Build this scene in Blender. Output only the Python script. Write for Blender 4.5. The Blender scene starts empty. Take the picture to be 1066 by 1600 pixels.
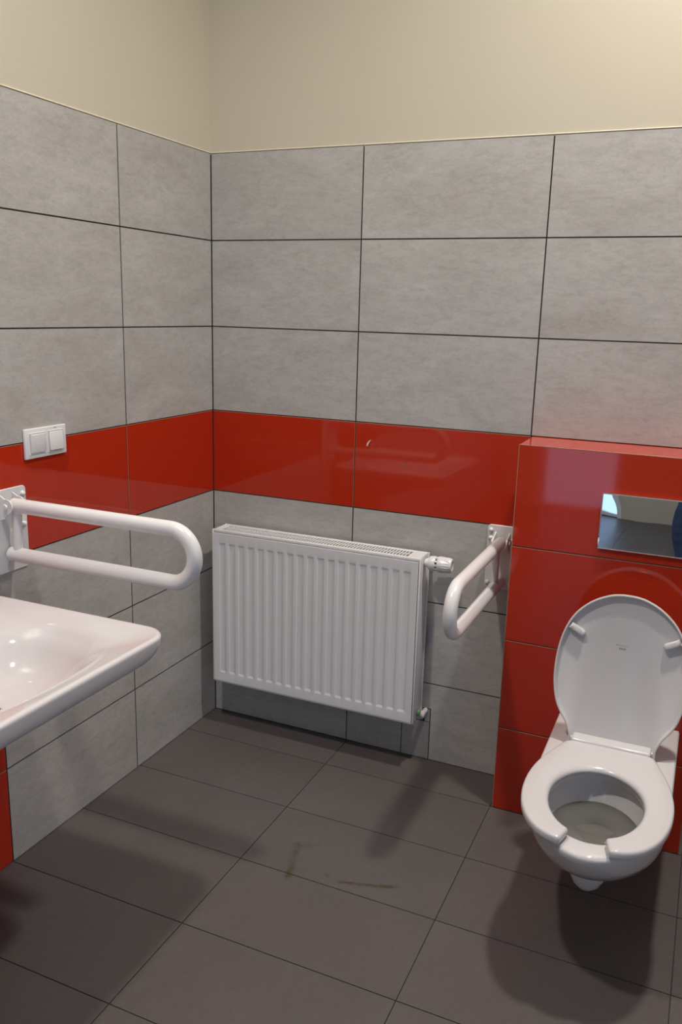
import bpy, bmesh, math, random
from mathutils import Vector, Matrix
C = bpy.context.scene
col = C.collection
PI = math.pi
random.seed(7)

# ------------------------------------------------------------------ camera
cam_d = bpy.data.cameras.new('camera'); cam = bpy.data.objects.new('camera', cam_d); col.objects.link(cam)
cam_d.sensor_fit = 'HORIZONTAL'; cam_d.sensor_width = 36.0; cam_d.lens = 1322.63 / 1066 * 36.0
cam_d.clip_start = 0.02; cam_d.clip_end = 100
YAW, PITCH, ROLL = 0.411, -0.2339, 0.0269
F = Vector((-math.sin(YAW)*math.cos(PITCH), math.cos(YAW)*math.cos(PITCH), math.sin(PITCH)))
R0 = F.cross(Vector((0, 0, 1))).normalized(); U0 = R0.cross(F)
RR = R0*math.cos(ROLL) + U0*math.sin(ROLL); UU = U0*math.cos(ROLL) - R0*math.sin(ROLL)
m = Matrix((RR, UU, -F)).transposed().to_4x4(); m.translation = Vector((1.7005, -2.6863, 1.5763))
cam.matrix_world = m
C.camera = cam

# ------------------------------------------------------------------ world, exposure, light levels
W = bpy.data.worlds.new('world'); C.world = W; W.use_nodes = True
bg = W.node_tree.nodes['Background']; bg.inputs[0].default_value = (0.46, 0.68, 1.0, 1); bg.inputs[1].default_value = 2.1
C.view_settings.view_transform = 'Standard'; C.view_settings.look = 'None'
C.view_settings.gamma = 1; C.view_settings.use_curve_mapping = False
C.view_settings.exposure = 0.0
LAMP_COLOR = (1.0, 0.94, 0.87)
LAMPS = [(1.765, -0.555, 34.0), (0.57, -1.776, 31.5)]      # x, y, power
ROOM_X, ROOM_Y, ROOM_Z = 2.9, -4.8, 3.6
FILL_WINDOW = (-3.9, -1.7, 0.85, 2.45)   # y0, y1, z0, z1 of the right-wall window added for cool fill, outside the frame
DOOR = (0.41, 1.08, 2.10)          # glazed door to the daylight, in the wall behind the camera

# ------------------------------------------------------------------ materials
def mat(name, color, rough=0.5, metal=0.0, coat=0.0, spec=0.5):
    M = bpy.data.materials.new(name); M.use_nodes = True
    b = M.node_tree.nodes['Principled BSDF']
    b.inputs['Base Color'].default_value = (*color, 1); b.inputs['Roughness'].default_value = rough
    b.inputs['Metallic'].default_value = metal; b.inputs['Coat Weight'].default_value = coat
    b.inputs['Specular IOR Level'].default_value = spec
    return M
def N(M, t, **kw):
    n = M.node_tree.nodes.new(t)
    for k, v in kw.items(): setattr(n, k, v)
    return n
def L(M, a, b): M.node_tree.links.new(a, b)
def pos_coord(M, scale=(1, 1, 1), rot=(0, 0, 0), per_object=True):
    g = N(M, 'ShaderNodeNewGeometry'); mp = N(M, 'ShaderNodeMapping')
    mp.inputs['Scale'].default_value = scale; mp.inputs['Rotation'].default_value = rot
    if per_object:
        oi = N(M, 'ShaderNodeObjectInfo'); ml = N(M, 'ShaderNodeMath', operation='MULTIPLY'); ml.inputs[1].default_value = 37.0
        ad = N(M, 'ShaderNodeVectorMath', operation='ADD')
        L(M, oi.outputs['Random'], ml.inputs[0]); L(M, g.outputs['Position'], ad.inputs[0]); L(M, ml.outputs[0], ad.inputs[1])
        L(M, ad.outputs[0], mp.inputs[0])
    else: L(M, g.outputs['Position'], mp.inputs[0])
    return mp.outputs[0]
def noise(M, vec, scale, detail=4, rough=0.55, dist=0.0):
    n = N(M, 'ShaderNodeTexNoise'); n.inputs['Scale'].default_value = scale; n.inputs['Detail'].default_value = detail
    n.inputs['Roughness'].default_value = rough; n.inputs['Distortion'].default_value = dist
    L(M, vec, n.inputs['Vector']); return n.outputs['Fac']
def ramp(M, fac, stops):
    r = N(M, 'ShaderNodeValToRGB'); e = r.color_ramp.elements
    while len(e) < len(stops): e.new(0.5)
    for el, (p, c) in zip(e, stops): el.position = p; el.color = (*c, 1)
    L(M, fac, r.inputs[0]); return r.outputs[0]
def mixc(M, fac, a, b, mode='MIX'):
    x = N(M, 'ShaderNodeMix', data_type='RGBA', blend_type=mode)
    if isinstance(fac, float): x.inputs[0].default_value = fac
    else: L(M, fac, x.inputs[0])
    for i, s in ((6, a), (7, b)):
        if isinstance(s, tuple): x.inputs[i].default_value = (*s, 1)
        else: L(M, s, x.inputs[i])
    return x.outputs[2]
def bump(M, h, strength, dist=0.001):
    b = N(M, 'ShaderNodeBump'); b.inputs['Strength'].default_value = strength; b.inputs['Distance'].default_value = dist
    L(M, h, b.inputs['Height']); L(M, b.outputs[0], M.node_tree.nodes['Principled BSDF'].inputs['Normal'])

def grey_tile_mat(name, stretch, rot):
    M = mat(name, (0.4, 0.37, 0.34), 0.42)
    v = pos_coord(M, stretch, rot)
    a = noise(M, v, 5.0, 7, 0.62, 0.5); b = noise(M, v, 34.0, 8, 0.72, 0.6); c = noise(M, v, 150.0, 3, 0.6)
    ca = ramp(M, a, [(0.30, (0.385, 0.362, 0.336)), (0.70, (0.470, 0.450, 0.427))])
    cb = ramp(M, b, [(0.30, (0.84, 0.835, 0.83)), (0.56, (1.03, 1.03, 1.03))])
    cc = ramp(M, c, [(0.30, (0.93, 0.93, 0.93)), (0.7, (1.05, 1.05, 1.05))])
    x = mixc(M, 1.0, ca, cb, 'MULTIPLY'); x = mixc(M, 1.0, x, cc, 'MULTIPLY')
    L(M, x, M.node_tree.nodes['Principled BSDF'].inputs['Base Color'])
    bump(M, b, 0.10, 0.0006)
    return M
M_grey_back = grey_tile_mat('grey_tile_back', (0.75, 1, 1.9), (0, math.radians(14), 0))
M_grey_left = grey_tile_mat('grey_tile_left', (1, 0.75, 1.9), (math.radians(14), 0, 0))
M_red = mat('red_glazed_tile', (0.43, 0.026, 0.008), 0.05, spec=0.5)
_v = pos_coord(M_red, (1, 1, 1)); _n = noise(M_red, _v, 9.0, 2, 0.4); bump(M_red, _n, 0.12, 0.002)
M_body = mat('red_tile_body', (0.27, 0.15, 0.09), 0.7)
M_grey_body = mat('grey_tile_body', (0.11, 0.10, 0.095), 0.7)
M_grout = mat('dark_grout', (0.045, 0.042, 0.038), 0.9)
M_floor_grout = mat('floor_grout', (0.040, 0.034, 0.031), 0.9)
M_cream = mat('cream_paint', (0.545, 0.495, 0.385), 0.75)
_v = pos_coord(M_cream, (1, 1, 1), per_object=False); _n = noise(M_cream, _v, 160.0, 4, 0.6); bump(M_cream, _n, 0.12, 0.0008)
M_ceiling = mat('ceiling_paint', (0.80, 0.79, 0.76), 0.8)
M_bead = mat('cream_sealant', (0.80, 0.73, 0.56), 0.5)
M_ceramic = mat('white_ceramic', (0.60, 0.575, 0.573), 0.06, coat=0.3)
M_plastic = mat('white_seat_plastic', (0.565, 0.542, 0.542), 0.16)
M_powder = mat('white_powder_coat', (0.70, 0.685, 0.68), 0.22)
M_enamel = mat('white_radiator_enamel', (0.72, 0.715, 0.72), 0.25)
M_switch = mat('white_switch_plastic', (0.72, 0.71, 0.71), 0.18)
M_mark = mat('grey_print', (0.22, 0.21, 0.21), 0.5)
M_dark = mat('dark_gap', (0.01, 0.01, 0.01), 0.6)
M_green = mat('green_plastic', (0.13, 0.35, 0.09), 0.35)
M_chrome = mat('mirror_chrome', (0.72, 0.76, 0.82), 0.015, 1.0)
_v = pos_coord(M_chrome, (1, 1, 1), per_object=False); _n = noise(M_chrome, _v, 7.0, 1, 0.3); bump(M_chrome, _n, 0.25, 0.004)
M_tapchrome = mat('tap_chrome', (0.75, 0.76, 0.78), 0.06, 1.0)
M_water = mat('toilet_water', (0.46, 0.46, 0.42), 0.02); M_water.node_tree.nodes['Principled BSDF'].inputs['Transmission Weight'].default_value = 0.9
M_water.node_tree.nodes['Principled BSDF'].inputs['IOR'].default_value = 1.33
M_frame = mat('white_door_frame', (0.75, 0.75, 0.75), 0.35)
M_trim = mat('brown_edge_strip', (0.42, 0.24, 0.15), 0.4)

# floor tile with the two dried smears the photo shows
M_floor = mat('floor_tile_porcelain', (0.13, 0.11, 0.1), 0.36)
def floor_nodes(M):
    P = M.node_tree.nodes['Principled BSDF']
    v = pos_coord(M, (1, 1, 1)); a = noise(M, v, 3.5, 4, 0.5); b = noise(M, v, 60.0, 5, 0.6)
    x = ramp(M, a, [(0.3, (0.088, 0.075, 0.071)), (0.7, (0.100, 0.086, 0.082))])
    x = mixc(M, 1.0, x, ramp(M, b, [(0.3, (0.92, 0.92, 0.92)), (0.7, (1.06, 1.06, 1.06))]), 'MULTIPLY')
    g = N(M, 'ShaderNodeNewGeometry')
    w = pos_coord(M, (1, 1, 1), per_object=False)
    nz = N(M, 'ShaderNodeTexNoise'); nz.inputs['Scale'].default_value = 16; nz.inputs['Detail'].default_value = 4; L(M, w, nz.inputs['Vector'])
    sub = N(M, 'ShaderNodeVectorMath', operation='SUBTRACT'); sub.inputs[1].default_value = (0.5, 0.5, 0.5); L(M, nz.outputs['Color'], sub.inputs[0])
    sc = N(M, 'ShaderNodeVectorMath', operation='SCALE'); sc.inputs['Scale'].default_value = 0.022; L(M, sub.outputs[0], sc.inputs[0])
    pp = N(M, 'ShaderNodeVectorMath', operation='ADD'); L(M, g.outputs['Position'], pp.inputs[0]); L(M, sc.outputs[0], pp.inputs[1])
    spots = noise(M, w, 70.0, 4, 0.7)
    for (ax, ay, bx, by, r, k) in FLOOR_SMEARS:
        # distance from a segment
        A = Vector((ax, ay, 0)); B = Vector((bx, by, 0)); D = B - A
        pa = N(M, 'ShaderNodeVectorMath', operation='SUBTRACT'); L(M, pp.outputs[0], pa.inputs[0]); pa.inputs[1].default_value = A
        dt = N(M, 'ShaderNodeVectorMath', operation='DOT_PRODUCT'); L(M, pa.outputs[0], dt.inputs[0]); dt.inputs[1].default_value = D / D.length_squared
        cl = N(M, 'ShaderNodeClamp'); L(M, dt.outputs['Value'], cl.inputs[0])
        q = N(M, 'ShaderNodeVectorMath', operation='SCALE'); q.inputs[0].default_value = D; L(M, cl.outputs[0], q.inputs['Scale'])
        ds = N(M, 'ShaderNodeVectorMath', operation='DISTANCE'); L(M, pa.outputs[0], ds.inputs[0]); L(M, q.outputs[0], ds.inputs[1])
        mr = N(M, 'ShaderNodeMapRange'); mr.inputs['From Min'].default_value = r; mr.inputs['From Max'].default_value = r*0.2
        mr.inputs['To Min'].default_value = 0; mr.inputs['To Max'].default_value = k
        L(M, ds.outputs['Value'], mr.inputs['Value'])
        ms = N(M, 'ShaderNodeMapRange'); ms.inputs['From Min'].default_value = 0.30; ms.inputs['From Max'].default_value = 0.56; L(M, spots, ms.inputs['Value'])
        mu = N(M, 'ShaderNodeMath', operation='MULTIPLY'); L(M, mr.outputs[0], mu.inputs[0]); L(M, ms.outputs[0], mu.inputs[1])
        x = mixc(M, mu.outputs[0], x, (0.045, 0.034, 0.014))
    L(M, x, P.inputs['Base Color'])
    bump(M, b, 0.12, 0.0006)
FLOOR_SMEARS = [(0.703, -0.655, 0.742, -0.797, 0.017, 0.55), (0.700, -0.660, 0.755, -0.628, 0.014, 0.40), (0.738, -0.775, 0.744, -0.805, 0.016, 0.9), (0.885, -0.765, 1.035, -0.712, 0.011, 0.95), (0.838, -0.747, 0.844, -0.749, 0.009, 0.8)]
floor_nodes(M_floor)

# ------------------------------------------------------------------ mesh helpers
def obj(name, me, parent=None):
    o = bpy.data.objects.new(name, me); col.objects.link(o)
    if parent: o.parent = parent
    return o
def done(name, bm, mats, parent=None, smooth=None, loc=(0, 0, 0)):
    bmesh.ops.recalc_face_normals(bm, faces=bm.faces)
    me = bpy.data.meshes.new(name); bm.to_mesh(me); bm.free()
    for x in (mats if isinstance(mats, (list, tuple)) else [mats]): me.materials.append(x)
    if smooth is not None:
        me.shade_smooth()
        if smooth < 180:
            b2 = bmesh.new(); b2.from_mesh(me)
            for e in b2.edges: e.smooth = not (len(e.link_faces) == 2 and e.calc_face_angle(0) > math.radians(smooth))
            b2.to_mesh(me); b2.free()
    o = obj(name, me, parent); o.location = loc
    return o
def thing(name, label, cat, loc=(0, 0, 0), group=None):
    o = bpy.data.objects.new(name, None); col.objects.link(o); o.location = loc; o.empty_display_size = 0.05
    o['label'] = label; o['category'] = cat
    if group: o['group'] = group
    return o
def structure(o, label, cat=None):
    o['kind'] = 'structure'; o['label'] = label
    return o
def bx(bm, x0, x1, y0, y1, z0, z1, bevel=0.0, seg=2, mi=0):
    r = bmesh.ops.create_cube(bm, size=1)
    for v in r['verts']:
        v.co = Vector((x0 + (v.co.x+.5)*(x1-x0), y0 + (v.co.y+.5)*(y1-y0), z0 + (v.co.z+.5)*(z1-z0)))
    fs = {f for v in r['verts'] for f in v.link_faces}
    for f in fs: f.material_index = mi
    if bevel:
        es = list({e for v in r['verts'] for e in v.link_edges})
        bmesh.ops.bevel(bm, geom=es, offset=bevel, segments=seg, affect='EDGES', profile=0.5)
def loft(bm, rings, closed=True, cap0=False, cap1=False, mi=0):
    vs = [[bm.verts.new(p) for p in r] for r in rings]
    n = len(vs[0])
    for a, b in zip(vs, vs[1:]):
        for i in range(n if closed else n-1):
            j = (i+1) % n
            f = bm.faces.new((a[i], a[j], b[j], b[i])); f.material_index = mi
    if cap0: bm.faces.new(vs[0][::-1]).material_index = mi
    if cap1: bm.faces.new(vs[-1]).material_index = mi
    return vs
def circle(c, ax1, ax2, r, n=20): return [c + ax1*(r*math.cos(2*PI*i/n)) + ax2*(r*math.sin(2*PI*i/n)) for i in range(n)]
def tube(bm, pts, r, n=20, cap=True):
    pts = [Vector(p) for p in pts]; rings = []; up = None
    for i, p in enumerate(pts):
        t = ((pts[i+1]-p).normalized() if i < len(pts)-1 else Vector()) + ((p-pts[i-1]).normalized() if i else Vector()); t.normalize()
        if up is None: up = t.orthogonal().normalized()
        up = (up - t*up.dot(t)).normalized(); s = t.cross(up)
        rr = r[i] if isinstance(r, (list, tuple)) else r
        rings.append(circle(p, up, s, rr, n))
    loft(bm, rings, True, cap, cap)
def lathe(bm, o, axis, prof, n=24, flute=0, cap=True):
    o = Vector(o); a = Vector(axis).normalized(); u = a.orthogonal().normalized(); w = a.cross(u); rings = []
    for (d, r, *fl) in prof:
        k = fl[0] if fl else 0
        rings.append([o + a*d + (u*math.cos(2*PI*i/n) + w*math.sin(2*PI*i/n))*(r*(1 - (k if i % 2 else 0))) for i in range(n)])
    loft(bm, rings, True, cap, cap)

# ------------------------------------------------------------------ tiles
_cache = {}
GAP = 0.0028
def tile(name, parent, origin, u, v, w, h, mats, th=0.006, ch=0.0009):
    """one tile: its lower left corner at origin, spanning w along u and h along v, face on the plane; joint taken off its edges"""
    key = (tuple(u), tuple(v), round(w, 4), round(h, 4), tuple(x.name for x in mats), th)
    U, V = Vector(u), Vector(v); n = U.cross(V)
    if key not in _cache:
        bm = bmesh.new(); g = GAP/2
        def ring(i, d): return [U*a + V*b + n*d for a, b in ((g+i, g+i), (w-g-i, g+i), (w-g-i, h-g-i), (g+i, h-g-i))]
        r = loft(bm, [ring(0, -th), ring(0, -ch), ring(ch, 0)], True, False, False, 1)
        f = bm.faces.new(r[-1]); f.material_index = 0
        bm.faces.ensure_lookup_table()
        for f in bm.faces:
            f.normal_update()
        me = bpy.data.meshes.new(name); bm.to_mesh(me); bm.free()
        for x in mats: me.materials.append(x)
        _cache[key] = me
    o = obj(name, _cache[key], parent); o.location = Vector(origin)
    return o
RED = (M_red, M_body); GB = (M_grey_back, M_grey_body); GL = (M_grey_left, M_grey_body); FL = (M_floor, M_floor_grout)
ZR = [0, 0.2948, 0.597, 0.9012, 1.2042, 1.5075, 1.8044, 2.0932]
TH = 0.006

# ------------------------------------------------------------------ floor
bm = bmesh.new(); bx(bm, -0.1, ROOM_X+0.1, ROOM_Y-0.1, 0.1, -0.12, -0.0022)
floor = structure(done('floor', bm, M_floor_grout), 'floor of large matt taupe porcelain tiles with thin dark joints')
fxs = [-0.02, 0.5808, 1.1791, 1.7700, 2.367, ROOM_X]
fys = [0.0, -0.196, -0.494, -0.7891, -1.0898, -1.3852]
while fys[-1] > ROOM_Y: fys.append(max(fys[-1]-0.298, ROOM_Y))
GAP = 0.0018
for i in range(len(fxs)-1):
    for j in range(len(fys)-1):
        w = fxs[i+1]-fxs[i]; h = fys[j]-fys[j+1]
        if h < 0.02: continue
        tile('floor_tile', floor, (fxs[i], fys[j+1], 0), (1, 0, 0), (0, 1, 0), w, h, FL, 0.0022, 0.0006)
GAP = 0.0028

# ------------------------------------------------------------------ walls
def ngon_tile(name, parent, pts, mats, th=0.006):
    """an L or U shaped cut tile on the back wall (x, z outline)"""
    bm = bmesh.new(); r = loft(bm, [[Vector((x, 0+th, z)) for x, z in pts], [Vector((x, 0, z)) for x, z in pts]], True, False, False, 1)
    bm.faces.new(r[-1]).material_index = 0
    return done(name, bm, mats, parent)
# back wall
bm = bmesh.new(); bx(bm, -0.1, ROOM_X+0.1, 0.004, 0.12, -0.02, ROOM_Z)
wall_back = structure(done('wall_back', bm, M_grout), 'back wall behind radiator, grey stone-look tiles with a glossy red band and cream paint above')
bm = bmesh.new(); bx(bm, -0.002, ROOM_X, 0.002, 0.0045, ZR[7]-0.004, ROOM_Z)
done('plaster', bm, M_cream, wall_back)
bm = bmesh.new(); bx(bm, 0, ROOM_X, -0.0005, 0.004, ZR[7]+0.0004, ZR[7]+0.0034, 0.001)
done('sealant_bead', bm, M_bead, wall_back)
xs = [0.0008, 0.5761, 1.180, 1.782, 2.384, ROOM_X]
U, V = (1, 0, 0), (0, 0, 1)
for k in range(7):
    for i in range(5):
        x0, x1 = xs[i], xs[i+1]
        if k < 4 and i == 2: continue                       # behind the boxed-in cistern
        if k < 4 and i == 3: x0 = 1.760
        if k == 0 and i == 1: continue
        red = (k == 3)
        tile('red_tile' if red else 'grey_tile', wall_back, (x0, 0, ZR[k]), U, V, x1-x0, ZR[k+1]-ZR[k], RED if red else GB)
g = GAP/2
# cut tile above and beside the radiator pipe, with its patches
ngon_tile('cut_tile', wall_back, [(0.5761+g, g), (0.794-g, g), (0.794-g, 0.198+g), (0.9+g, 0.198+g), (0.9+g, g), (1.180-g, g), (1.180-g, ZR[1]-g), (0.5761+g, ZR[1]-g)], GB)
ngon_tile('patch_tile', wall_back, [(0.794+g, g), (0.9-g*1.6, g), (0.9-g*1.6, 0.148-g*1.5), (0.794+g, 0.148-g*1.5)], GB)
ngon_tile('patch_tile', wall_back, [(0.794+g, 0.148+g), (0.873-g, 0.148+g), (0.873-g, 0.198-g), (0.794+g, 0.198-g)], GB)
ngon_tile('patch_tile', wall_back, [(0.878+g, 0.1480), (0.9-g*1.6, 0.1480), (0.9-g*1.6, 0.198-g*1.6), (0.878+g, 0.198-g*1.6)], GB)
# two small white paint marks on the red band
M_paint = mat('white_paint_mark', (0.75, 0.62, 0.58), 0.6)
for blobs in ([(0.6215, 1.1255, .0030), (0.6240, 1.1330, .0036), (0.6290, 1.1410, .0030), (0.6330, 1.1440, .0022)], [(0.7560, 1.0725, .0032), (0.7595, 1.0700, .0028), (0.7630, 1.0675, .0018)]):
    bm = bmesh.new()
    poly = [(x - r*.8, z) for x, z, r in blobs] + [(x + r*.8, z) for x, z, r in blobs[::-1]]
    poly = [(blobs[0][0], blobs[0][1]-.004)] + poly[:len(blobs)] + [(blobs[-1][0]+.001, blobs[-1][1]+.002)] + poly[len(blobs):]
    loft(bm, [[Vector((x, -.0001, z)) for x, z in poly], [Vector((x, -.0006, z)) for x, z in poly]], True, False, True)
    done('paint_mark', bm, M_paint, wall_back)
# left wall
bm = bmesh.new(); bx(bm, -0.12, -0.004, ROOM_Y-0.1, 0.1, -0.02, ROOM_Z)
wall_left = structure(done('wall_left', bm, M_grout), 'left wall beside the washbasin, grey stone-look tiles with a glossy red band and cream paint above')
bm = bmesh.new(); bx(bm, -0.0045, -0.002, ROOM_Y, 0.003, ZR[7]-0.004, ROOM_Z)
done('plaster', bm, M_cream, wall_left)
bm = bmesh.new(); bx(bm, -0.004, 0.0005, ROOM_Y, 0, ZR[7]+0.0004, ZR[7]+0.0034, 0.001)
done('sealant_bead', bm, M_bead, wall_left)
ys = [-0.0008, -0.509, -1.0888, -1.690, -2.292, -2.894, -3.496, -4.098, ROOM_Y]
for k in range(7):
    for i in range(len(ys)-1):
        red = (k == 3) or (k < 3 and i == 2)
        tile('red_tile' if red else 'grey_tile', wall_left, (0, ys[i+1], ZR[k]), (0, 1, 0), (0, 0, 1), ys[i]-ys[i+1], ZR[k+1]-ZR[k], RED if red else GL)
# right wall (outside the frame)
wy0, wy1, wz0, wz1 = FILL_WINDOW
bm = bmesh.new(); X0_, X1_ = ROOM_X+0.004, ROOM_X+0.16
bx(bm, X0_, X1_, ROOM_Y-0.1, wy0, -0.02, ROOM_Z); bx(bm, X0_, X1_, wy1, 0.1, -0.02, ROOM_Z)
bx(bm, X0_, X1_, wy0, wy1, -0.02, wz0); bx(bm, X0_, X1_, wy0, wy1, wz1, ROOM_Z)
wall_right = structure(done('wall_right', bm, M_grout), 'right wall of the room outside the frame, grey tiles with a red band and an added fill-light window')
def right_piece(name, y0, y1, z0, z1, red):
    for (a0, a1, c0, c1) in ((y0, min(y1, wy0), z0, z1), (max(y0, wy1), y1, z0, z1), (max(y0, wy0), min(y1, wy1), z0, min(z1, wz0)), (max(y0, wy0), min(y1, wy1), max(z0, wz1), z1)):
        if a1-a0 > 0.01 and c1-c0 > 0.01:
            if name == 'plaster':
                bm = bmesh.new(); bx(bm, ROOM_X+0.002, ROOM_X+0.0045, a0, a1, c0, c1); done('plaster', bm, M_cream, wall_right)
            else: tile(name, wall_right, (ROOM_X, a1, c0), (0, -1, 0), (0, 0, 1), a1-a0, c1-c0, RED if red else GL)
right_piece('plaster', ROOM_Y, 0, ZR[7]-0.004, ROOM_Z, False)
yr = [0]
while yr[-1] > ROOM_Y: yr.append(max(yr[-1]-0.6, ROOM_Y))
for k in range(7):
    for i in range(len(yr)-1): right_piece('red_tile' if k == 3 else 'grey_tile', yr[i+1], yr[i], ZR[k], ZR[k+1], k == 3)
# rear wall with the glazed door
D0, D1, DZ = DOOR
bm = bmesh.new()
bx(bm, -0.1, D0, ROOM_Y-0.12, ROOM_Y, -0.02, ROOM_Z); bx(bm, D1, ROOM_X+0.1, ROOM_Y-0.12, ROOM_Y, -0.02, ROOM_Z); bx(bm, D0, D1, ROOM_Y-0.12, ROOM_Y, DZ, ROOM_Z)
wall_rear = structure(done('wall_rear', bm, M_cream), 'cream wall behind the camera with a glazed door')
bm = bmesh.new()
bx(bm, D0+0.001, D0+0.05, ROOM_Y-0.10, ROOM_Y+0.012, 0.001, DZ-0.001, 0.003); bx(bm, D1-0.05, D1-0.001, ROOM_Y-0.10, ROOM_Y+0.012, 0.001, DZ-0.001, 0.003)
bx(bm, D0+0.05, D1-0.05, ROOM_Y-0.10, ROOM_Y+0.012, DZ-0.05, DZ-0.001, 0.003); bx(bm, D0+0.05, D1-0.05, ROOM_Y-0.07, ROOM_Y-0.03, 0.001, 0.03, 0.003)
door = structure(done('door_1', bm, M_frame), 'glazed white door behind the camera letting in daylight')
M_glass = bpy.data.materials.new('thin_glass'); M_glass.use_nodes = True
nt = M_glass.node_tree; nt.nodes.clear()
o_ = nt.nodes.new('ShaderNodeOutputMaterial'); mx = nt.nodes.new('ShaderNodeMixShader'); tr = nt.nodes.new('ShaderNodeBsdfTransparent'); gl = nt.nodes.new('ShaderNodeBsdfGlossy')
gl.inputs['Roughness'].default_value = 0.02; mx.inputs[0].default_value = 0.06
nt.links.new(tr.outputs[0], mx.inputs[1]); nt.links.new(gl.outputs[0], mx.inputs[2]); nt.links.new(mx.outputs[0], o_.inputs[0])
bm = bmesh.new(); bx(bm, D0+0.045, D1-0.045, ROOM_Y-0.053, ROOM_Y-0.047, 0.025, DZ-0.045)
done('glass_pane', bm, M_glass, door)
def portal(name, w, h, loc, rot):
    pl = bpy.data.lights.new(name, 'AREA'); pl.shape = 'RECTANGLE'; pl.size = w; pl.size_y = h; pl.cycles.is_portal = True
    po = bpy.data.objects.new(name, pl); col.objects.link(po); po.location = loc; po.rotation_euler = rot
portal('door_portal', D1-D0, DZ, ((D0+D1)/2, ROOM_Y-0.11, DZ/2), (PI/2, 0, 0))
portal('fill_window_portal', wy1-wy0, wz1-wz0, (ROOM_X+0.15, (wy0+wy1)/2, (wz0+wz1)/2), (PI/2, 0, PI/2))
# unseen window added in the right wall for cool fill light
bm = bmesh.new(); f0, f1 = ROOM_X+0.06, ROOM_X+0.12
ym = (wy0+wy1)/2
for (a0, a1, c0, c1) in ((wy0+.001, wy0+.06, wz0+.001, wz1-.001), (wy1-.06, wy1-.001, wz0+.001, wz1-.001), (wy0+.06, wy1-.06, wz0+.001, wz0+.06), (wy0+.06, wy1-.06, wz1-.06, wz1-.001), (ym-.05, ym+.05, wz0+.06, wz1-.06)):
    bx(bm, f0, f1, a0, a1, c0, c1, 0.004)
win = structure(done('fill_window_1', bm, M_frame), 'two-pane white window added in the right wall outside the frame for cool fill light')
for a0, a1 in ((wy0+.055, ym-.045), (ym+.045, wy1-.055)):
    bm = bmesh.new(); bx(bm, ROOM_X+0.087, ROOM_X+0.093, a0, a1, wz0+.055, wz1-.055); done('glass_pane', bm, M_glass, win)
# ceiling
bm = bmesh.new(); bx(bm, -0.12, ROOM_X+0.12, ROOM_Y-0.12, 0.12, ROOM_Z, ROOM_Z+0.1)
ceiling = structure(done('ceiling', bm, M_ceiling), 'white ceiling above the room')

# boxed-in cistern, red tiles
BX0, BX1, BY, BZ = 1.1854, 1.760, -0.1966, 1.2042
bm = bmesh.new(); bx(bm, BX0+0.004, BX1-0.004, BY+0.004, 0.003, -0.01, BZ-0.004)
cist = structure(done('wall_cistern', bm, M_grout), 'boxed-in cistern wall clad in glossy red tiles behind the toilet')
zb = [0, 0.2885, 0.5875, 0.8926, BZ]
for k in range(4):
    tile('red_tile', cist, (BX0, BY, zb[k]), (1, 0, 0), (0, 0, 1), BX1-BX0, zb[k+1]-zb[k], RED)
    tile('red_tile', cist, (BX0, 0, zb[k]), (0, -1, 0), (0, 0, 1), -BY, zb[k+1]-zb[k], RED)
    tile('red_tile', cist, (BX1, BY, zb[k]), (0, 1, 0), (0, 0, 1), -BY, zb[k+1]-zb[k], RED)
tile('red_tile', cist, (BX0, BY, BZ), (1, 0, 0), (0, 1, 0), BX1-BX0, -BY, RED)
bm = bmesh.new()
e = 0.0013
bx(bm, BX0-e*.2, BX0+e, BY-e*.2, BY+e, 0.001, BZ-e, 0.0004, 1)
done('edge_strip', bm, M_trim, cist)
bm = bmesh.new(); bx(bm, BX0, BX1, BY-e*.2, BY+e, BZ-e, BZ+e*.2, 0.0004, 1)
done('edge_strip', bm, M_trim, cist)

# ------------------------------------------------------------------ ceiling lamps
M_glow = bpy.data.materials.new('lamp_diffuser'); M_glow.use_nodes = True
b = M_glow.node_tree.nodes['Principled BSDF']; b.inputs['Base Color'].default_value = (.9, .9, .9, 1)
b.inputs['Emission Color'].default_value = (*LAMP_COLOR, 1); b.inputs['Emission Strength'].default_value = 6.0
for i, (lx, ly, lp) in enumerate(LAMPS):
    t = thing('ceiling_lamp', ('round white ceiling lamp above the toilet', 'round white ceiling lamp above the washbasin')[i], 'lamp', (lx, ly, ROOM_Z), 'ceiling lamps')
    bm = bmesh.new(); lathe(bm, (0, 0, 0), (0, 0, -1), [(0, 0.115), (0.012, 0.115), (0.018, 0.108), (0.018, 0.092), (0.008, 0.090)], 32)
    done('lamp_ring', bm, M_powder, t, 40)
    bm = bmesh.new(); lathe(bm, (0, 0, 0), (0, 0, -1), [(0.009, 0.089), (0.012, 0.088), (0.013, 0.04), (0.0132, 0.001)], 32)
    done('diffuser', bm, M_glow, t, 40)
    ld = bpy.data.lights.new('ceiling_lamp_light', 'AREA'); ld.shape = 'DISK'; ld.size = 0.17; ld.energy = lp; ld.color = LAMP_COLOR; ld.spread = math.radians(140)
    lo = bpy.data.objects.new('ceiling_lamp_light', ld); col.objects.link(lo); lo.location = (lx, ly, ROOM_Z-0.022)

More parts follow.
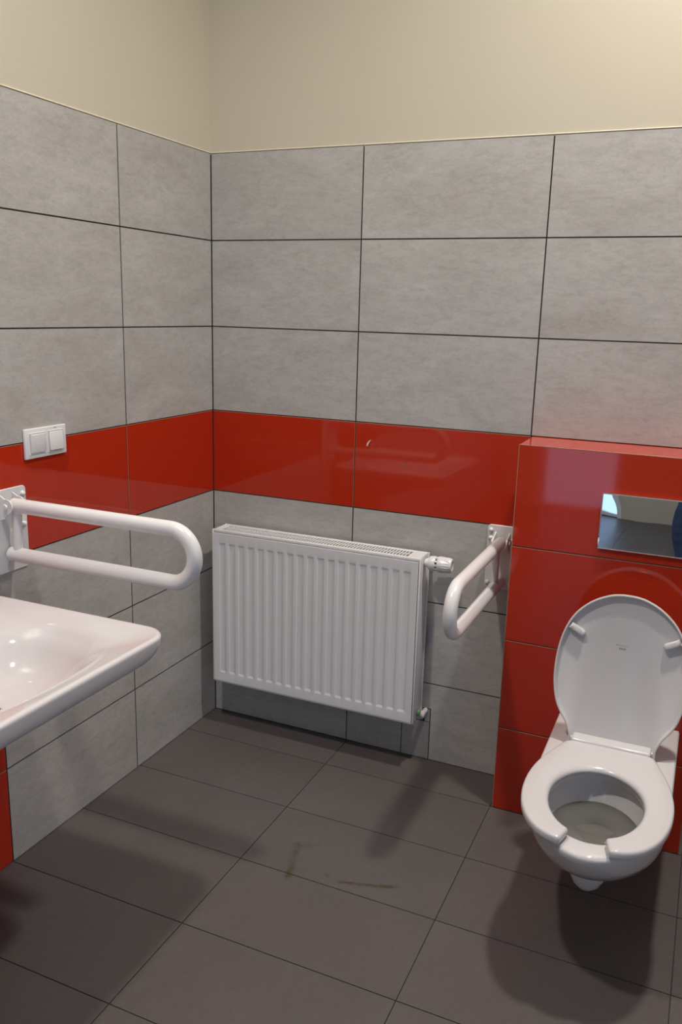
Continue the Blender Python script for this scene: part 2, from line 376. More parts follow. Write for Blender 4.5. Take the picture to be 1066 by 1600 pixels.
# ------------------------------------------------------------------ radiator
def make_radiator():
    X0, X1, Z0, Z1, YF, YB = 0.066, 0.8745, 0.184, 0.783, -0.120, -0.020
    t = thing('radiator', 'white steel panel radiator with vertical channels on the grey tiled wall', 'radiator', ((X0+X1)/2, 0, 0))
    ox = (X0+X1)/2
    def put(name, bm, mats, parent=t, smooth=40): 
        bmesh.ops.translate(bm, verts=bm.verts, vec=(-ox, 0, 0)); return done(name, bm, mats, parent, smooth)
    # pressed front panel: channels as relief
    fx0, fx1, fz0, fz1 = X0+0.0065, X1-0.0080, Z0+0.007, Z1-0.012
    n = 19; pitch = (fx1-fx0-0.036)/n; px = [fx0]; dp = [0.0]
    D = 0.0032
    for i in range(n):
        c = fx0 + 0.018 + pitch*(i+0.5); hw = pitch*0.23; sl = pitch*0.14
        for a, d in ((-hw-sl, 0), (-hw-sl*.75, .08), (-hw-sl*.25, .92), (-hw, 1), (hw, 1), (hw+sl*.25, .92), (hw+sl*.75, .08), (hw+sl, 0)): px.append(c+a); dp.append(d)
    px.append(fx1); dp.append(0.0)
    zc0, zc1 = Z0+0.040, Z1-0.047
    pz = [(fz0, 0), (zc0, 0), (zc0+.002, .08), (zc0+.007, .92), (zc0+.010, 1), (zc1-.010, 1), (zc1-.007, .92), (zc1-.002, .08), (zc1, 0), (fz1, 0)]
    bm = bmesh.new()
    y0 = YF
    rows = [[Vector((x, y0 + D*min(a, b), z)) for x, a in zip(px, dp)] for z, b in pz]
    vs = loft(bm, rows, False)
    # returned edge of the pressing
    loop = [(fx0, fz0), (fx1, fz0), (fx1, fz1), (fx0, fz1)]
    loft(bm, [[Vector((x, y0, z)) for x, z in loop], [Vector((x, y0+0.012, z)) for x, z in loop]])
    bmesh.ops.remove_doubles(bm, verts=bm.verts, dist=1e-5)
    put('front_panel', bm, M_enamel)
    # side panels, with folded front edge
    for s, xa, xb in ((0, X0, X0+0.0055), (1, X1-0.0065, X1)):
        bm = bmesh.new(); bx(bm, xa, xb, YF+0.0015, YF+0.016, Z0+0.002, Z1, 0.0025)
        ia, ib = (xa+.004, xb) if s == 0 else (xa, xb-.004)
        bx(bm, ia, ib, YF+0.014, YB-0.010, Z0+0.002, Z1-.0005, 0.0008); bx(bm, xa, xb, YB-0.012, YB, Z0+0.002, Z1, 0.0025)
        put('side_panel', bm, M_enamel)
    # bottom fold
    bm = bmesh.new(); bx(bm, X0+0.0056, X1-0.0066, YF+0.002, YF+0.02, Z0, Z0+0.006, 0.002); put('bottom_edge', bm, M_enamel)
    # rear and inner panels
    bm = bmesh.new(); bx(bm, X0+0.012, X1-0.014, YB-0.012, YB, Z0+0.004, Z1-0.014, 0.003); put('rear_panel', bm, M_enamel)
    bm = bmesh.new(); bx(bm, X0+0.014, X1-0.016, YF+0.022, YF+0.030, Z0+0.01, Z1-0.06); bx(bm, X0+0.014, X1-0.016, YB-0.03, YB-0.022, Z0+0.01, Z1-0.06)
    k = 0
    x = X0+0.03
    while x < X1-0.03: bx(bm, x, x+0.002, YF+0.030, YB-0.030, Z0+0.03, Z1-0.10); x += 0.02
    put('convector', bm, M_grey_body)  # white part coloured dark to stand in for the shade inside the radiator
    # top cover: frame with a row of slots
    bm = bmesh.new()
    a0, a1, b0, b1, zt = X0+0.0056, X1-0.0066, YF+0.004, YB-0.001, Z1
    s0, s1, t0, t1 = a0+0.030, a1-0.046, b0+0.014, b1-0.016
    bx(bm, a0, a1, b0, t0, zt-0.010, zt, 0.002); bx(bm, a0, a1, t1, b1, zt-0.010, zt, 0.002)
    bx(bm, a0, s0, t0-.002, t1+.002, zt-0.010, zt-.0003); bx(bm, s1, a1, t0-.002, t1+.002, zt-0.010, zt-.0003)
    g_ = put('top_grille', bm, M_enamel)
    bm = bmesh.new(); nb = 64
    for i in range(1, nb):
        x = s0 + (s1-s0)*i/nb; bx(bm, x-0.0022, x+0.0022, t0-.001, t1+.001, zt-0.005, zt-.0006)
    bx(bm, s0-.001, s1+.001, (t0+t1)/2-0.0022, (t0+t1)/2+0.0022, zt-0.005, zt-.0004)
    q = done('grille_bars', bm, M_enamel, g_); q.location.x = -ox; q['kind'] = 'stuff'
    # thermostatic valve on the right side
    vy, vz = -0.070, 0.7605
    bm = bmesh.new(); lathe(bm, (X1+0.0005, vy, vz), (1, 0, 0), [(0, .013), (.006, .013), (.006, .016), (.014, .016), (.014, .0215), (.018, .0245), (.033, .0255), (.0375, .0225), (.0375, .014)], 28)
    vb = put('valve_body', bm, M_powder)
    bm = bmesh.new(); lathe(bm, (X1+0.036, vy, vz), (1, 0, 0), [(0, .0185), (.0095, .0185)], 24); q = put('valve_gap', bm, M_dark)
    bm = bmesh.new()
    for i in range(10):
        a = 2*PI*i/10; c = Vector((X1+0.042, vy+.0215*math.cos(a), vz+.0215*math.sin(a)))
        r = bmesh.ops.create_cube(bm, size=1, matrix=Matrix.Translation(c) @ Matrix.Rotation(a, 4, 'X') @ Matrix.Diagonal((.011, .006, .0055, 1)))
    put('valve_teeth', bm, M_powder)
    bm = bmesh.new()
    lathe(bm, (X1+0.045, vy, vz), (1, 0, 0), [(0, .020), (.0005, .0255), (.003, .0272, .02), (.012, .0275, .06), (.036, .0262, .07), (.046, .0240, .05), (.0485, .0215), (.0485, .0165), (.0465, .0150), (.0465, .001)], 40)
    put('thermostat_head', bm, M_powder)
    # plug and return connection at the lower right
    bm = bmesh.new(); lathe(bm, (X1, -0.069, 0.2115), (1, 0, 0), [(0, .011), (.003, .0118), (.0065, .0105), (.0085, .006), (.009, .001)], 20); q = put('blanking_plug', bm, M_green); q['label'] = 'green plastic plug'
    bm = bmesh.new(); lathe(bm, (X1-.0015, -0.040, 0.192), (1, 0, 0), [(0, .010), (.004, .0125), (.007, .0145), (.013, .0145), (.017, .011), (.0185, .002)], 24)
    lathe(bm, (X1+0.0075, -0.040, 0.192), (0, 1, 0), [(0, .009), (.0385, .009)], 20)
    put('return_valve', bm, M_powder)
    for x in (0.20, 0.73):
        bm = bmesh.new(); prof = [(YB-.0005, .70), (-.0010, .70), (-.0010, .24), (YB-.004, .24), (YB-.004, .186), (YF+.035, .186), (YF+.035, .172), (YB-.0005+.006, .172), (YB-.0005+.006, .26), (YB+.0005, .26)]
        loft(bm, [[Vector((x-.014, a, b)) for a, b in prof], [Vector((x+.014, a, b)) for a, b in prof]], True, True, True)
        put('wall_bracket', bm, M_grey_body)
make_radiator()

# ------------------------------------------------------------------ fold-up grab bars
def grab_bar(label, loc, rotz, zu, zl, plate, screws, length=0.598, link=0.046):
    """local: +x away from the wall, y along the wall, z world height"""
    t = thing('grab_bar', label, 'grab bar', loc, 'fold-up grab bars'); t.rotation_euler.z = rotz
    r = 0.0195; R = (zu-zl)/2; zc = (zu+zl)/2
    y0, y1, z0, z1 = plate
    # rounded plate
    bm = bmesh.new(); rr = 0.012; pts = []
    for cx, cz, a0 in ((y1-rr, z1-rr, 0), (y0+rr, z1-rr, 90), (y0+rr, z0+rr, 180), (y1-rr, z0+rr, 270)):
        for k in range(6): a = math.radians(a0+k*18); pts.append((cx+rr*math.cos(a), cz+rr*math.sin(a)))
    def ins(d): 
        cy, cz = (y0+y1)/2, (z0+z1)/2
        return [(cy+(a-cy)*(1-d/((y1-y0)/2)), cz+(b-cz)*(1-d/((z1-z0)/2))) for a, b in pts]
    loft(bm, [[Vector((0.0002, a, b)) for a, b in pts], [Vector((0.004, a, b)) for a, b in pts], [Vector((0.005, a, b)) for a, b in ins(.0012)]], True, True, True)
    done('wall_plate', bm, M_powder, t, 30)
    # looped tube
    xe = length - r - R
    path = [(0.030, 0, zu)] + [(0.030+(xe-0.030)*k/6, 0, zu) for k in range(1, 7)]
    for k in range(1, 24): a = PI/2 - PI*k/24; path.append((xe + R*math.cos(a), 0, zc + R*math.sin(a)))
    path += [(0.012+(xe-0.012)*k/6, 0, zl) for k in range(6, -1, -1)]
    bm = bmesh.new(); tube(bm, path, r, 24); done('looped_tube', bm, M_powder, t, 50)
    # link between the tubes near the wall
    bm = bmesh.new(); tube(bm, [(link, 0, zl+0.004), (link+0.004, 0, zu-0.004)], 0.0125, 16); done('link_tube', bm, M_powder, t, 50)
    # hinge: two ears and a pin
    for s in (-1, 1):
        bm = bmesh.new()
        ya = s*(r+0.0035)
        prof = [(0.004, zu-0.040), (0.020, zu-0.034)] + [(0.028+0.020*math.cos(a), zu+0.020*math.sin(a)) for a in [math.radians(-75+k*18) for k in range(11)]] + [(0.004, zu+0.030)]
        loft(bm, [[Vector((a, ya-0.002, b)) for a, b in prof], [Vector((a, ya+0.002, b)) for a, b in prof]], True, True, True)
        done('hinge_bracket', bm, M_powder, t, 30)
    bm = bmesh.new(); lathe(bm, (0.028, -r-0.013, zu), (0, 1, 0), [(0, .003), (.001, .007), (.004, .008), (.0045, .005), (2*r+.0215, .005), (2*r+.022, .008), (2*r+.025, .007), (2*r+.026, .003)], 18)
    done('hinge_pin', bm, M_powder, t, 40)
    for (a, b) in screws:
        bm = bmesh.new(); lathe(bm, (0, 0, 0), (1, 0, 0), [(0, .0078), (.003, .0078), (.006, .0066), (.0085, .004), (.0092, .0008)], 16)
        done('screw_cap', bm, M_powder, t, 60, (0.0048, a, b))
    return t
# left wall: local y = world y
grab_bar('white fold-up grab bar on the left wall above the washbasin', (0, -1.030, 0), 0, 1.050, 0.914, (-0.071, 0.071, 0.862, 1.091),
         [(0.058, 1.069), (0.057, 0.984), (0.058, 0.885), (-0.055, 1.069), (-0.055, 0.984), (-0.055, 0.885)], 0.616, 0.036)
# back wall: local +x -> world -y, local y -> world x
grab_bar('white fold-up grab bar on the back wall between radiator and toilet', (1.114, 0, 0), -PI/2, 0.851, 0.712, (-0.051, 0.047, 0.685, 0.903),
         [(-0.039, 0.885), (-0.039, 0.858), (-0.041, 0.705), (0.035, 0.858), (0.035, 0.705)], 0.606, 0.080)

# ------------------------------------------------------------------ light switch
t = thing('light_switch', 'white double rocker light switch on the left wall above the grab bar', 'light switch', (0, -0.8745, 1.199))
bm = bmesh.new(); bx(bm, 0.0002, 0.0095, -0.0795, 0.0795, -0.0415, 0.0415, 0.0028, 3); done('switch_frame', bm, M_switch, t, 40)
for s in (-1, 1):
    yc = s*0.0355
    bm = bmesh.new()
    loft(bm, [[Vector((x, yc+a*w, b*h)) for a, b in ((-1, -1), (1, -1), (1, 1), (-1, 1))] for x, w, h in ((.0090, .0310, .0300), (.0108, .0310, .0300), (.0120, .0295, .0285), (.0098, .0278, .0275))], True)
    done('switch_surround', bm, M_switch, t)
    bm = bmesh.new(); bx(bm, 0.0094, 0.0140, yc-0.0262, yc+0.0262, -0.0262, 0.0262, 0.0016, 3)
    for v in bm.verts:
        if v.co.x > 0.0118: v.co.x += 0.0022*(-v.co.z/0.026)*s + (0.0016*abs((v.co.y-yc)/0.026)**2)
    done('rocker', bm, M_switch, t, 40)
bm = bmesh.new()
for k, (w) in enumerate((.0016, .0022, .0014, .0020)):
    bx(bm, 0.0094, 0.0098, 0.030+k*.0028, 0.030+k*.0028+w, 0.0350, 0.0372)
done('printed_mark', bm, M_mark, t)

# ------------------------------------------------------------------ washbasin
def make_basin():
    YC, HY, XF, ZT = -1.425, 0.325, 0.578, 0.822
    t = thing('washbasin', 'white ceramic wall-hung washbasin with wide flat rim on the left wall', 'washbasin', (0, YC, 0))
    n_side, n_c, n_f = 10, 8, 16
    def outline(x1, hy, rc):
        p = []
        for i in range(n_side): p.append((0.0015 + (x1-rc-0.0015)*i/n_side, -hy))
        for i in range(n_c): a = -PI/2 + PI/2*i/n_c; p.append((x1-rc+rc*math.cos(a), -hy+rc+rc*math.sin(a)))
        for i in range(n_f): p.append((x1, -hy+rc+(2*hy-2*rc)*i/n_f))
        for i in range(n_c): a = PI/2*i/n_c; p.append((x1-rc+rc*math.cos(a), hy-rc+rc*math.sin(a)))
        for i in range(n_side): p.append((x1-rc - (x1-rc-0.0015)*i/n_side, hy))
        for i in range(12): p.append((0.0015, hy-2*hy*i/12))
        return p
    base = outline(XF, HY, 0.065); cx = 0.325
    ang = [math.atan2(y, x-cx) for x, y in base]
    def ell(a, b, e, z, c=cx):
        out = []
        for th in ang:
            co, si = math.cos(th), math.sin(th); k = (abs(co/a)**e + abs(si/b)**e)**(-1/e); out.append(Vector((c+co*k, si*k, z)))
        return out
    def O(x1, hy, rc, z): return [Vector((x, y, z)) for x, y in outline(x1, hy, rc)]
    def blend(r1, r2, f, z): return [Vector((a.x*(1-f)+b.x*f, a.y*(1-f)+b.y*f, z)) for a, b in zip(r1, r2)]
    rim = O(XF-0.012, HY-0.012, 0.055, 0)
    e1 = ell(0.175, 0.235, 2.6, 0)
    rings = [ell(.012, .012, 2, ZT-.128), ell(.05, .08, 2.2, ZT-.126), ell(.090, .135, 2.3, ZT-.116), ell(.120, .170, 2.4, ZT-.096), ell(.143, .196, 2.5, ZT-.070), ell(.160, .214, 2.6, ZT-.046),
             blend(e1, rim, .03, ZT-.030), blend(e1, rim, .16, ZT-.020), blend(e1, rim, .36, ZT-.0125), blend(e1, rim, .64, ZT-.0065), blend(e1, rim, .90, ZT-.002),
             O(XF-.012, HY-.012, .055, ZT), O(XF-.006, HY-.006, .060, ZT), O(XF-.001, HY-.0015, .064, ZT-.004), O(XF, HY, .065, ZT-.010),
             O(XF-.003, HY-.004, .066, ZT-.030), O(XF-.010, HY-.014, .070, ZT-.052), O(XF-.026, HY-.034, .078, ZT-.066), O(XF-.060, HY-.06, .09, ZT-.074),
             O(XF-.14, HY-.11, .10, ZT-.088), O(XF-.24, HY-.15, .10, ZT-.125), O(XF-.32, HY-.19, .10, ZT-.17), O(XF-.40, HY-.22, .07, ZT-.185)]
    bm = bmesh.new(); loft(bm, rings, True, True, True)
    o = done('basin', bm, M_ceramic, t, 180); ss = o.modifiers.new('sub', 'SUBSURF'); ss.levels = 2; ss.render_levels = 2
    bm = bmesh.new(); lathe(bm, (cx, 0, ZT-.1285), (0, 0, 1), [(0, .024), (.003, .024), (.0045, .020), (.002, .016), (.002, .001)], 24)
    done('drain', bm, M_tapchrome, t, 40)
    bm = bmesh.new(); lathe(bm, (0.11, 0, ZT-.235), (0, 0, 1), [(0, .02), (.05, .02), (.05, .032), (.11, .032)], 20); tube(bm, [(0.11, 0, ZT-.20), (0.002, 0, ZT-.20)], .016, 16)
    done('waste_trap', bm, M_ceramic, t, 40)
    tp = thing('basin_tap', 'chrome single lever tap on the washbasin', 'tap', (0.072, YC, ZT-.004))
    bm = bmesh.new(); lathe(bm, (0, 0, -.002), (0, 0, 1), [(0, .026), (.006, .026), (.008, .022), (.085, .021), (.10, .022), (.105, .018), (.106, .002)], 24); done('tap_body', bm, M_tapchrome, tp, 40)
    bm = bmesh.new(); tube(bm, [(.015, 0, .055), (.05, 0, .066), (.09, 0, .07), (.118, 0, .064), (.124, 0, .052)], [.014, .013, .012, .011, .011], 16); done('spout', bm, M_tapchrome, tp, 50)
    bm = bmesh.new(); bx(bm, -.012, .11, -.009, .009, .107, .115, .003); done('lever', bm, M_tapchrome, tp, 40)
make_basin()

# ------------------------------------------------------------------ toilet
XC = 1.548
def make_toilet():
    t = thing('toilet', 'white wall-hung toilet with raised lid and open-front seat at the red cistern wall', 'toilet', (XC, BY, 0))
    def D(Wd, vs, vf, z, rc=0.02, e=2.0):
        """plan outline: (x, -v): rear edge on the wall, straight sides, rounded front"""
        p = []
        for i in range(10): p.append((Wd - 2*Wd*i/10, 0.0008))
        for i in range(12): p.append((-Wd, 0.0008 + (vs-0.0008)*i/12))
        for i in range(41):
            a = PI*i/40; c, s = math.cos(a), math.sin(a)
            p.append((-Wd*math.copysign(abs(c)**(2/e), c), vs + (vf-vs)*abs(s)**(2/e)))
        for i in range(12): p.append((Wd, vs - (vs-0.0008)*(i+1)/13))
        return [Vector((x, -v, z)) for x, v in p]
    ZT = 0.400
    top = D(.166, .42, .727, ZT)
    cv = 0.505
    ang = [math.atan2(p.y+cv, p.x) for p in top]
    def ell(a, b, z, c=cv): 
        out = []
        for th in ang:
            co, si = math.cos(th), math.sin(th); k = 1/math.sqrt((co/a)**2 + (si/b)**2); out.append(Vector((co*k, -c+si*k, z)))
        return out
    rings = [ell(.020, .024, .2075, .40), ell(.030, .036, .212, .405), ell(.040, .055, .222, .43), ell(.060, .085, .236, .46), ell(.083, .112, .258, .49), ell(.103, .138, .285, .50), ell(.120, .160, .325, .505), ell(.130, .176, .352, .505), ell(.131, .178, .375, .505),
             ell(.120, .166, .378), ell(.118, .164, .386), ell(.121, .167, .396), ell(.127, .173, ZT), top, D(.170, .42, .733, ZT-.003), D(.1722, .42, .736, ZT-.010), D(.1724, .415, .730, ZT-.025),
             D(.1735, .40, .705, ZT-.065), D(.169, .37, .655, ZT-.110), D(.154, .33, .59, ZT-.150), D(.13, .28, .51, ZT-.178), D(.10, .22, .43, ZT-.195),
             D(.085, .14, .34, ZT-.215), D(.075, .09, .26, ZT-.25), D(.066, .06, .19, ZT-.27)]
    bm = bmesh.new(); loft(bm, rings, True, True, True)
    done('bowl', bm, M_ceramic, t, 60)
    bm = bmesh.new(); loft(bm, [ell(.1155, .1545, .316, .504)], True); 
    vs_ = list(bm.verts); bm.faces.new(vs_); done('water', bm, M_water, t)
    # rounded trap outlet under the bowl
    bm = bmesh.new(); lathe(bm, (-0.010, -0.395, 0.225), (0, -0.42, -1), [(0, .056), (.03, .055), (.06, .052), (.090, .045), (.112, .032), (.124, .015), (.127, .002)], 28)
    done('trap_bulge', bm, M_ceramic, t, 80)
    # seat: open ring
    half = [(0.0, .238), (.06, .238), (.105, .240), (.118, .250), (.128, .275), (.146, .325), (.165, .385), (.176, .445), (.1795, .50), (.176, .56), (.163, .62), (.140, .67), (.108, .706), (.07, .724), (.03, .7305), (0, .732)]
    outer = []
    def cr(p, k):
        i = min(int(k), len(p)-2); f = k-i
        P = [p[max(i-1, 0)], p[i], p[i+1], p[min(i+2, len(p)-1)]]
        return tuple(0.5*((2*P[1][q]) + (-P[0][q]+P[2][q])*f + (2*P[0][q]-5*P[1][q]+4*P[2][q]-P[3][q])*f*f + (-P[0][q]+3*P[1][q]-3*P[2][q]+P[3][q])*f**3) for q in (0, 1))
    K = 60
    right = [cr(half, (len(half)-1)*k/K) for k in range(K+1)]
    poly = right + [(-x, v) for x, v in right[::-1]][1:-1]
    sc = 0.515
    def hit(th):
        dx, dv = math.cos(th), math.sin(th); best = 0
        for a, b in zip(poly, poly[1:]+poly[:1]):
            ax, av = a[0], a[1]-sc; bx_, bv = b[0], b[1]-sc; ex, ev = bx_-ax, bv-av; den = dx*ev - dv*ex
            if abs(den) < 1e-12: continue
            k = (ax*ev - av*ex)/den; s = (ax*dv - av*dx)/den
            if k > 0 and -1e-6 <= s <= 1+1e-6: best = max(best, k)
        return dx*best, sc+dv*best
    def inner(th):
        dx, dv = math.cos(th), math.sin(th); a, b = .1125, (.148 if dv < 0 else .168); k = 1/math.sqrt((dx/a)**2+(dv/b)**2); return dx*k, sc+dv*k
    # angles from the right end of the gap, round the back, to the left end (front is +v = 90 degrees)
    g0 = math.radians(90-14.5); NS = 96
    zs0, zs1 = ZT+0.006, ZT+0.0265
    sect = [(0.0, .35), (.006, .08), (.02, 0), (.97, 0), (.99, .06), (1, .30), (1, .60), (.985, .80), (.955, .93), (.90, 1.0), (.50, 1.0), (.20, .94), (.10, .84), (.03, .65)]
    def section(th, f=1.0, zf=1.0):
        (ix, iv), (ox_, ov) = inner(th), hit(th)
        r = []
        for s, h in sect:
            s2 = .5+(s-.5)*f; h2 = .45+(h-.45)*zf
            r.append(Vector((ix+(ox_-ix)*s2, -(iv+(ov-iv)*s2), zs0+(zs1-zs0)*h2)))
        return r
    rings = []
    tot = 2*PI-2*(PI/2-g0)
    e_ = 0.012
    rings.append(section(g0-0.0, .78, .55)); rings.append(section(g0-e_, .93, .85)); rings.append(section(g0-2.6*e_, 1, 1))
    for k in range(1, NS): rings.append(section(g0-2.6*e_-(tot-5.2*e_)*k/NS))
    rings.append(section(g0-tot+2.6*e_)); rings.append(section(g0-tot+e_, .93, .85)); rings.append(section(g0-tot, .78, .55))
    bm = bmesh.new(); loft(bm, rings, True, True, True)
    done('seat', bm, M_plastic, t, 60)
    # raised hinge bar at the back of the seat
    bm = bmesh.new(); bx(bm, -.106, .106, -.250, -.205, ZT+.004, ZT+.0335, .008, 4); done('hinge_bar', bm, M_plastic, t, 50)
    # lid
    hl = [(.1055, .0), (.1060, -.016), (.1115, -.020), (.1165, -.016), (.1165, .0), (.1185, .015), (.130, .042), (.150, .071), (.164, .101), (.173, .141), (.1765, .183), (.1745, .235), (.166, .285), (.150, .330), (.126, .366), (.09, .397), (.05, .4165), (.02, .4228), (0, .4235)]
    rt = [cr(hl, (len(hl)-1)*k/88) for k in range(89)]
    pol = rt + [(-x, s) for x, s in rt[::-1]][1:]
    def off(p, d):
        o = []
        n = len(p)
        for i in range(n):
            a, b, c = Vector(p[i-1]), Vector(p[i]), Vector(p[(i+1) % n])
            e1 = (b-a); e2 = (c-b)
            nn = Vector((-e1.y, e1.x)).normalized() + Vector((-e2.y, e2.x)).normalized()
            if nn.length < 1e-6: nn = Vector((-e1.y, e1.x))
            nn.normalize(); o.append((b.x+nn.x*d, b.y+nn.y*d))
        return o
    tilt = math.radians(11); hv, hz = .222, ZT+.020
    def P(u, s, d): # d: towards the user
        return Vector((u, -(hv - s*math.sin(tilt) + d*math.cos(tilt)), hz + s*math.cos(tilt) + d*math.sin(tilt)))
    bm = bmesh.new()
    rg = [(off(pol, .012), -.018), (off(pol, .004), -.015), (off(pol, 0.0006), -.008), (off(pol, 0), .004), (off(pol, .0012), .0062), (off(pol, .0042), .0066), (off(pol, .0056), .005), (off(pol, .0085), -.0085), (off(pol, .0125), -.0100)]
    vs = loft(bm, [[P(u, s, d) for u, s in r] for r, d in rg], True, False, False)
    bm.faces.new(vs[0][::-1]); bm.faces.new(vs[-1])
    bmesh.ops.triangulate(bm, faces=[f for f in bm.faces if len(f.verts) > 4])
    lid = done('lid', bm, M_plastic, t, 35)
    for s in (-1, 1):
        bm = bmesh.new(); c0 = Vector((s*.145, .318)); c1 = Vector((s*.112, .300)); 
        d = (c1-c0).normalized(); nrm = Vector((-d.y, d.x)); prof = []
        for k in range(9): a = PI/2 - PI*k/8; q = c1 + d*(.0085*math.cos(a)) + nrm*(.0085*math.sin(a)); prof.append(q)
        prof += [c0 - nrm*.0085, c0 + nrm*.0085]
        mid = sum(prof, Vector((0, 0)))/len(prof)
        loft(bm, [[P(q.x, q.y, -.0102) for q in prof], [P(q.x, q.y, .006) for q in prof], [P(*(mid+(q-mid)*.86), .0085) for q in prof], [P(*(mid+(q-mid)*.55), .0095) for q in prof]], True, False, True)
        done('lid_buffer', bm, M_plastic, lid, 50)
    # small two-line print on the lid (too small to read in the photograph)
    bm = bmesh.new(); rnd = random.Random(3)
    def dash(u0, u1, s0, s1):
        q = [(u0, s0), (u1, s0), (u1, s1), (u0, s1)]
        loft(bm, [[P(u, s, -.0104) for u, s in q], [P(u, s, -.0097) for u, s in q]], True, False, True)
    u = -.019
    for k in range(9):
        w = rnd.uniform(.0022, .0034); h = rnd.choice((.0022, .0030, .0042)); dash(u, u+w*.35, .2790, .2790+h); dash(u, u+w*.8, .2790+rnd.choice((0, .0014)), .2800+rnd.choice((0, .0012))); u += w+.0011
    u = -.010
    for k in range(4): dash(u, u+.0034, .2690, .2740); u += .0047
    done('printed_mark', bm, M_mark, lid)
make_toilet()

# ------------------------------------------------------------------ flush plate
t = thing('flush_plate', 'mirror chrome flush plate on the red cistern wall above the toilet', 'flush plate', (1.561, BY, 1.0045))
bm = bmesh.new()
nx, nz = 24, 16; W2, H2 = .1245, .0825
rows = []
for j in range(nz+1):
    b = -1+2*j/nz
    rows.append([Vector(((-1+2*i/nx)*(W2-.003), -.0105 - .0008*(1-(-1+2*i/nx)**2)*(1-b*b), b*(H2-.003))) for i in range(nx+1)])
loft(bm, rows, False)
loop = [(-1, -1), (1, -1), (1, 1), (-1, 1)]
loft(bm, [[Vector((a*W2, -.0003, b*H2)) for a, b in loop], [Vector((a*W2, -.0080, b*H2)) for a, b in loop], [Vector((a*(W2-.003), -.0105, b*(H2-.003))) for a, b in loop]])
bmesh.ops.remove_doubles(bm, verts=bm.verts, dist=1e-5)
done('plate', bm, M_chrome, t, 25)

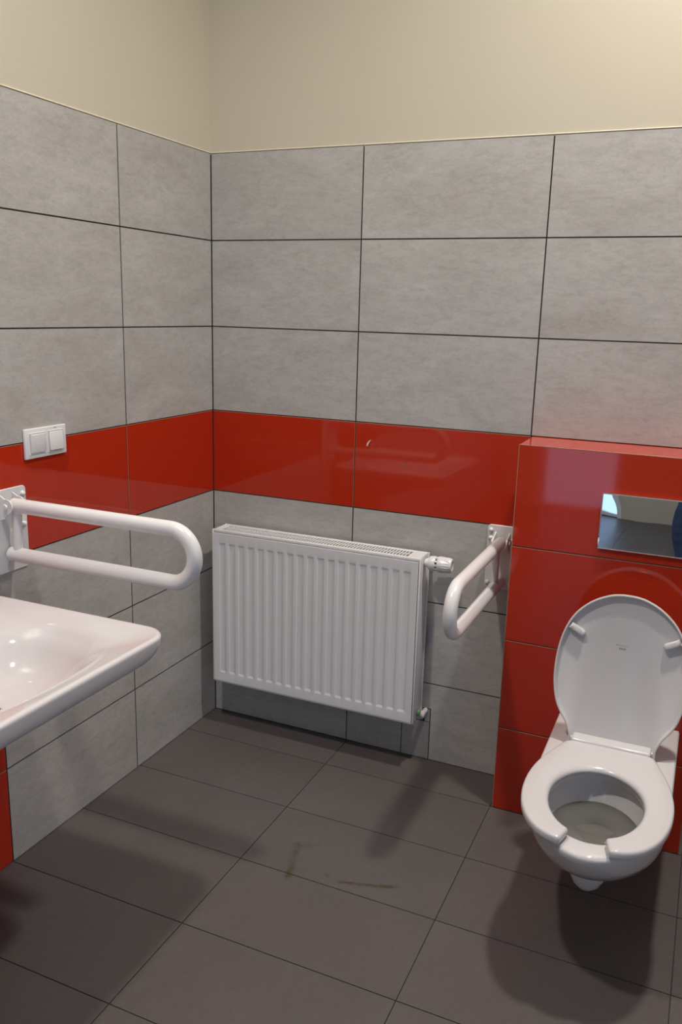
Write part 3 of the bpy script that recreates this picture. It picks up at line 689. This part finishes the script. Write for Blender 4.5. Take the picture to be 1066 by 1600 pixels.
# ------------------------------------------------------------------ the photographer, seen only in the mirror of the flush plate
M_skin = mat('skin', (0.55, 0.33, 0.24), 0.5); M_denim = mat('blue_denim', (0.030, 0.060, 0.145), 0.75); M_jumper = mat('dark_jumper', (0.03, 0.03, 0.035), 0.8)
_n = noise(M_denim, pos_coord(M_denim, (1, 1, 1), per_object=False), 14.0, 4, 0.6)
L(M_denim, ramp(M_denim, _n, [(0.35, (0.022, 0.045, 0.115)), (0.68, (0.050, 0.095, 0.200))]), M_denim.node_tree.nodes['Principled BSDF'].inputs['Base Color'])
M_hair = mat('brown_hair', (0.05, 0.03, 0.02), 0.6); M_shoe = mat('dark_shoe', (0.02, 0.02, 0.02), 0.5); M_sole = mat('white_sole', (0.6, 0.6, 0.6), 0.6); M_eye = mat('eye_white', (0.8, 0.8, 0.8), 0.2)
def make_person():
    hd = Vector((-math.sin(YAW), math.cos(YAW), 0)); sd = Vector((hd.y, -hd.x, 0))
    eye = Vector((1.7005, -2.6863, 0)); base = eye - hd*0.25 - sd*0.06
    t = thing('person', 'person in blue jeans and dark jumper taking the picture, mirrored in the chrome flush plate', 'person', tuple(base))
    def W(s_, f_, z): return sd*s_ + hd*f_ + Vector((0, 0, z))
    def skin(name, verts, edges, material, root=0, sub=2, parent=t):
        me = bpy.data.meshes.new(name); me.from_pydata([W(*v[:3]) for v in verts], edges, []); o = obj(name, me, parent); me.materials.append(material)
        sm = o.modifiers.new('skin', 'SKIN'); sm.use_smooth_shade = True
        for i, v in enumerate(verts):
            r = v[3]; me.skin_vertices[0].data[i].radius = r if isinstance(r, tuple) else (r, r); me.skin_vertices[0].data[i].use_root = (i == root)
        ss = o.modifiers.new('sub', 'SUBSURF'); ss.levels = sub; ss.render_levels = sub
        return o
    V = []; E = []
    def chain(start, pts):
        k = start
        for q in pts:
            V.append(q); E.append((k, len(V)-1)); k = len(V)-1
        return k
    V.append((0, -.01, .95, (.105, .085)))
    chest = chain(0, [(0, -.015, 1.08, (.095, .075)), (0, -.02, 1.24, (.108, .080)), (0, -.03, 1.36, (.090, .068))])
    neck = chain(chest, [(0, -.03, 1.435, .055), (0, -.01, 1.49, .052)])
    head = chain(neck, [(0, .0, 1.545, (.070, .082)), (0, .0, 1.61, (.076, .095)), (0, -.005, 1.675, (.070, .088)), (0, -.01, 1.71, (.045, .055))])
    for s in (-1, 1):
        chain(0, [(s*.095, -.01, .86, .088), (s*.105, .01, .68, .072), (s*.11, .02, .50, .056), (s*.112, -.005, .32, .055), (s*.115, -.02, .12, .040), (s*.117, -.02, .075, .040), (s*.125, .06, .045, .036), (s*.132, .13, .032, .026)])
        hand = chain(chest, [(s*.155, -.03, 1.375, .044), (s*.215, .0, 1.27, .040), (s*.235, .05, 1.15, .037), (s*.17, .13, 1.29, .038), (s*.115, .175, 1.43, .028), (s*.092, .19, 1.475, (.030, .018)), (s*.080, .196, 1.505, (.034, .016))])
        for k in range(4):
            zz = 1.515 + k*.018; ln = (.9, 1.0, .96, .8)[k]
            chain(hand, [(s*.088, .214, zz+.004, .0085), (s*(.088-.022*ln), .238, zz+.010, .008), (s*(.088-.050*ln), .243, zz+.012, .0068)])
        chain(hand, [(s*.066, .178, 1.525, .0100), (s*.045, .172, 1.545, .0085)])
    body = skin('body', V, E, M_skin)
    # face
    bm = bmesh.new(); tube(bm, [W(0, .092, 1.625), W(0, .106, 1.60), W(0, .108, 1.588), W(0, .088, 1.580)], [.007, .011, .014, .010], 12); done('nose', bm, M_skin, t, 80)
    for s in (-1, 1):
        bm = bmesh.new(); bmesh.ops.create_uvsphere(bm, u_segments=16, v_segments=10, radius=.012, matrix=Matrix.Translation(W(s*.032, .082, 1.620))); e_ = done('eye', bm, M_eye, t, 180)
        bm = bmesh.new(); bmesh.ops.create_uvsphere(bm, u_segments=12, v_segments=8, radius=.0062, matrix=Matrix.Translation(W(s*.032, .0895, 1.620))); done('iris', bm, M_hair, e_, 180)
        bm = bmesh.new(); bmesh.ops.create_uvsphere(bm, u_segments=14, v_segments=8, radius=1, matrix=Matrix.Translation(W(s*.080, -.005, 1.605)) @ Matrix.Rotation(YAW, 4, 'Z') @ Matrix.Diagonal((.009, .018, .030, 1))); done('ear', bm, M_skin, t, 180)
    bm = bmesh.new(); tube(bm, [W(-.026, .078, 1.548), W(-.012, .087, 1.547), W(.012, .087, 1.547), W(.026, .078, 1.548)], [.003, .007, .007, .003], 10); done('mouth', bm, mat('lips', (.42, .17, .15), .5), t, 80)
    bm = bmesh.new(); bmesh.ops.create_uvsphere(bm, u_segments=28, v_segments=18, radius=1, matrix=Matrix.Translation(W(0, -.018, 1.650)) @ Matrix.Rotation(YAW, 4, 'Z') @ Matrix.Diagonal((.089, .104, .090, 1)))
    bmesh.ops.delete(bm, geom=[v for v in bm.verts if (v.co.dot(hd) > .045 and v.co.z < 1.675) or v.co.z < 1.575], context='VERTS'); done('hair', bm, M_hair, t, 180)
    # jeans and jumper over the body
    V2 = [(0, -.01, 1.0, (.142, .112))]; E2 = []
    V[:] = V2; E[:] = []
    for s in (-1, 1): chain(0, [(s*.090, -.012, .86, .099), (s*.105, .008, .68, .083), (s*.111, .02, .50, .069), (s*.113, -.002, .32, .067), (s*.116, -.018, .12, .060), (s*.117, -.018, .075, .062)])
    skin('jeans', V, E, M_denim)
    V[:] = [(0, -.012, .84, (.168, .136))]; E[:] = []
    c = chain(0, [(0, -.012, .95, (.166, .134)), (0, -.012, 1.02, (.152, .122)), (0, -.015, 1.10, (.130, .104)), (0, -.02, 1.25, (.153, .113)), (0, -.03, 1.37, (.128, .095))]); chain(c, [(0, -.03, 1.425, .066)])
    for s in (-1, 1): chain(c, [(s*.157, -.03, 1.378, .068), (s*.218, .0, 1.27, .060), (s*.238, .05, 1.145, .055), (s*.17, .13, 1.29, .048), (s*.122, .170, 1.415, .040)])
    skin('jumper', V, E, M_jumper)
    for s in (-1, 1):
        V[:] = [(s*.117, -.045, .045, .046)]; E[:] = []
        chain(0, [(s*.118, .0, .055, .048), (s*.127, .07, .045, .044), (s*.135, .145, .036, .033)]); skin('shoe', V, E, M_shoe)
make_person()
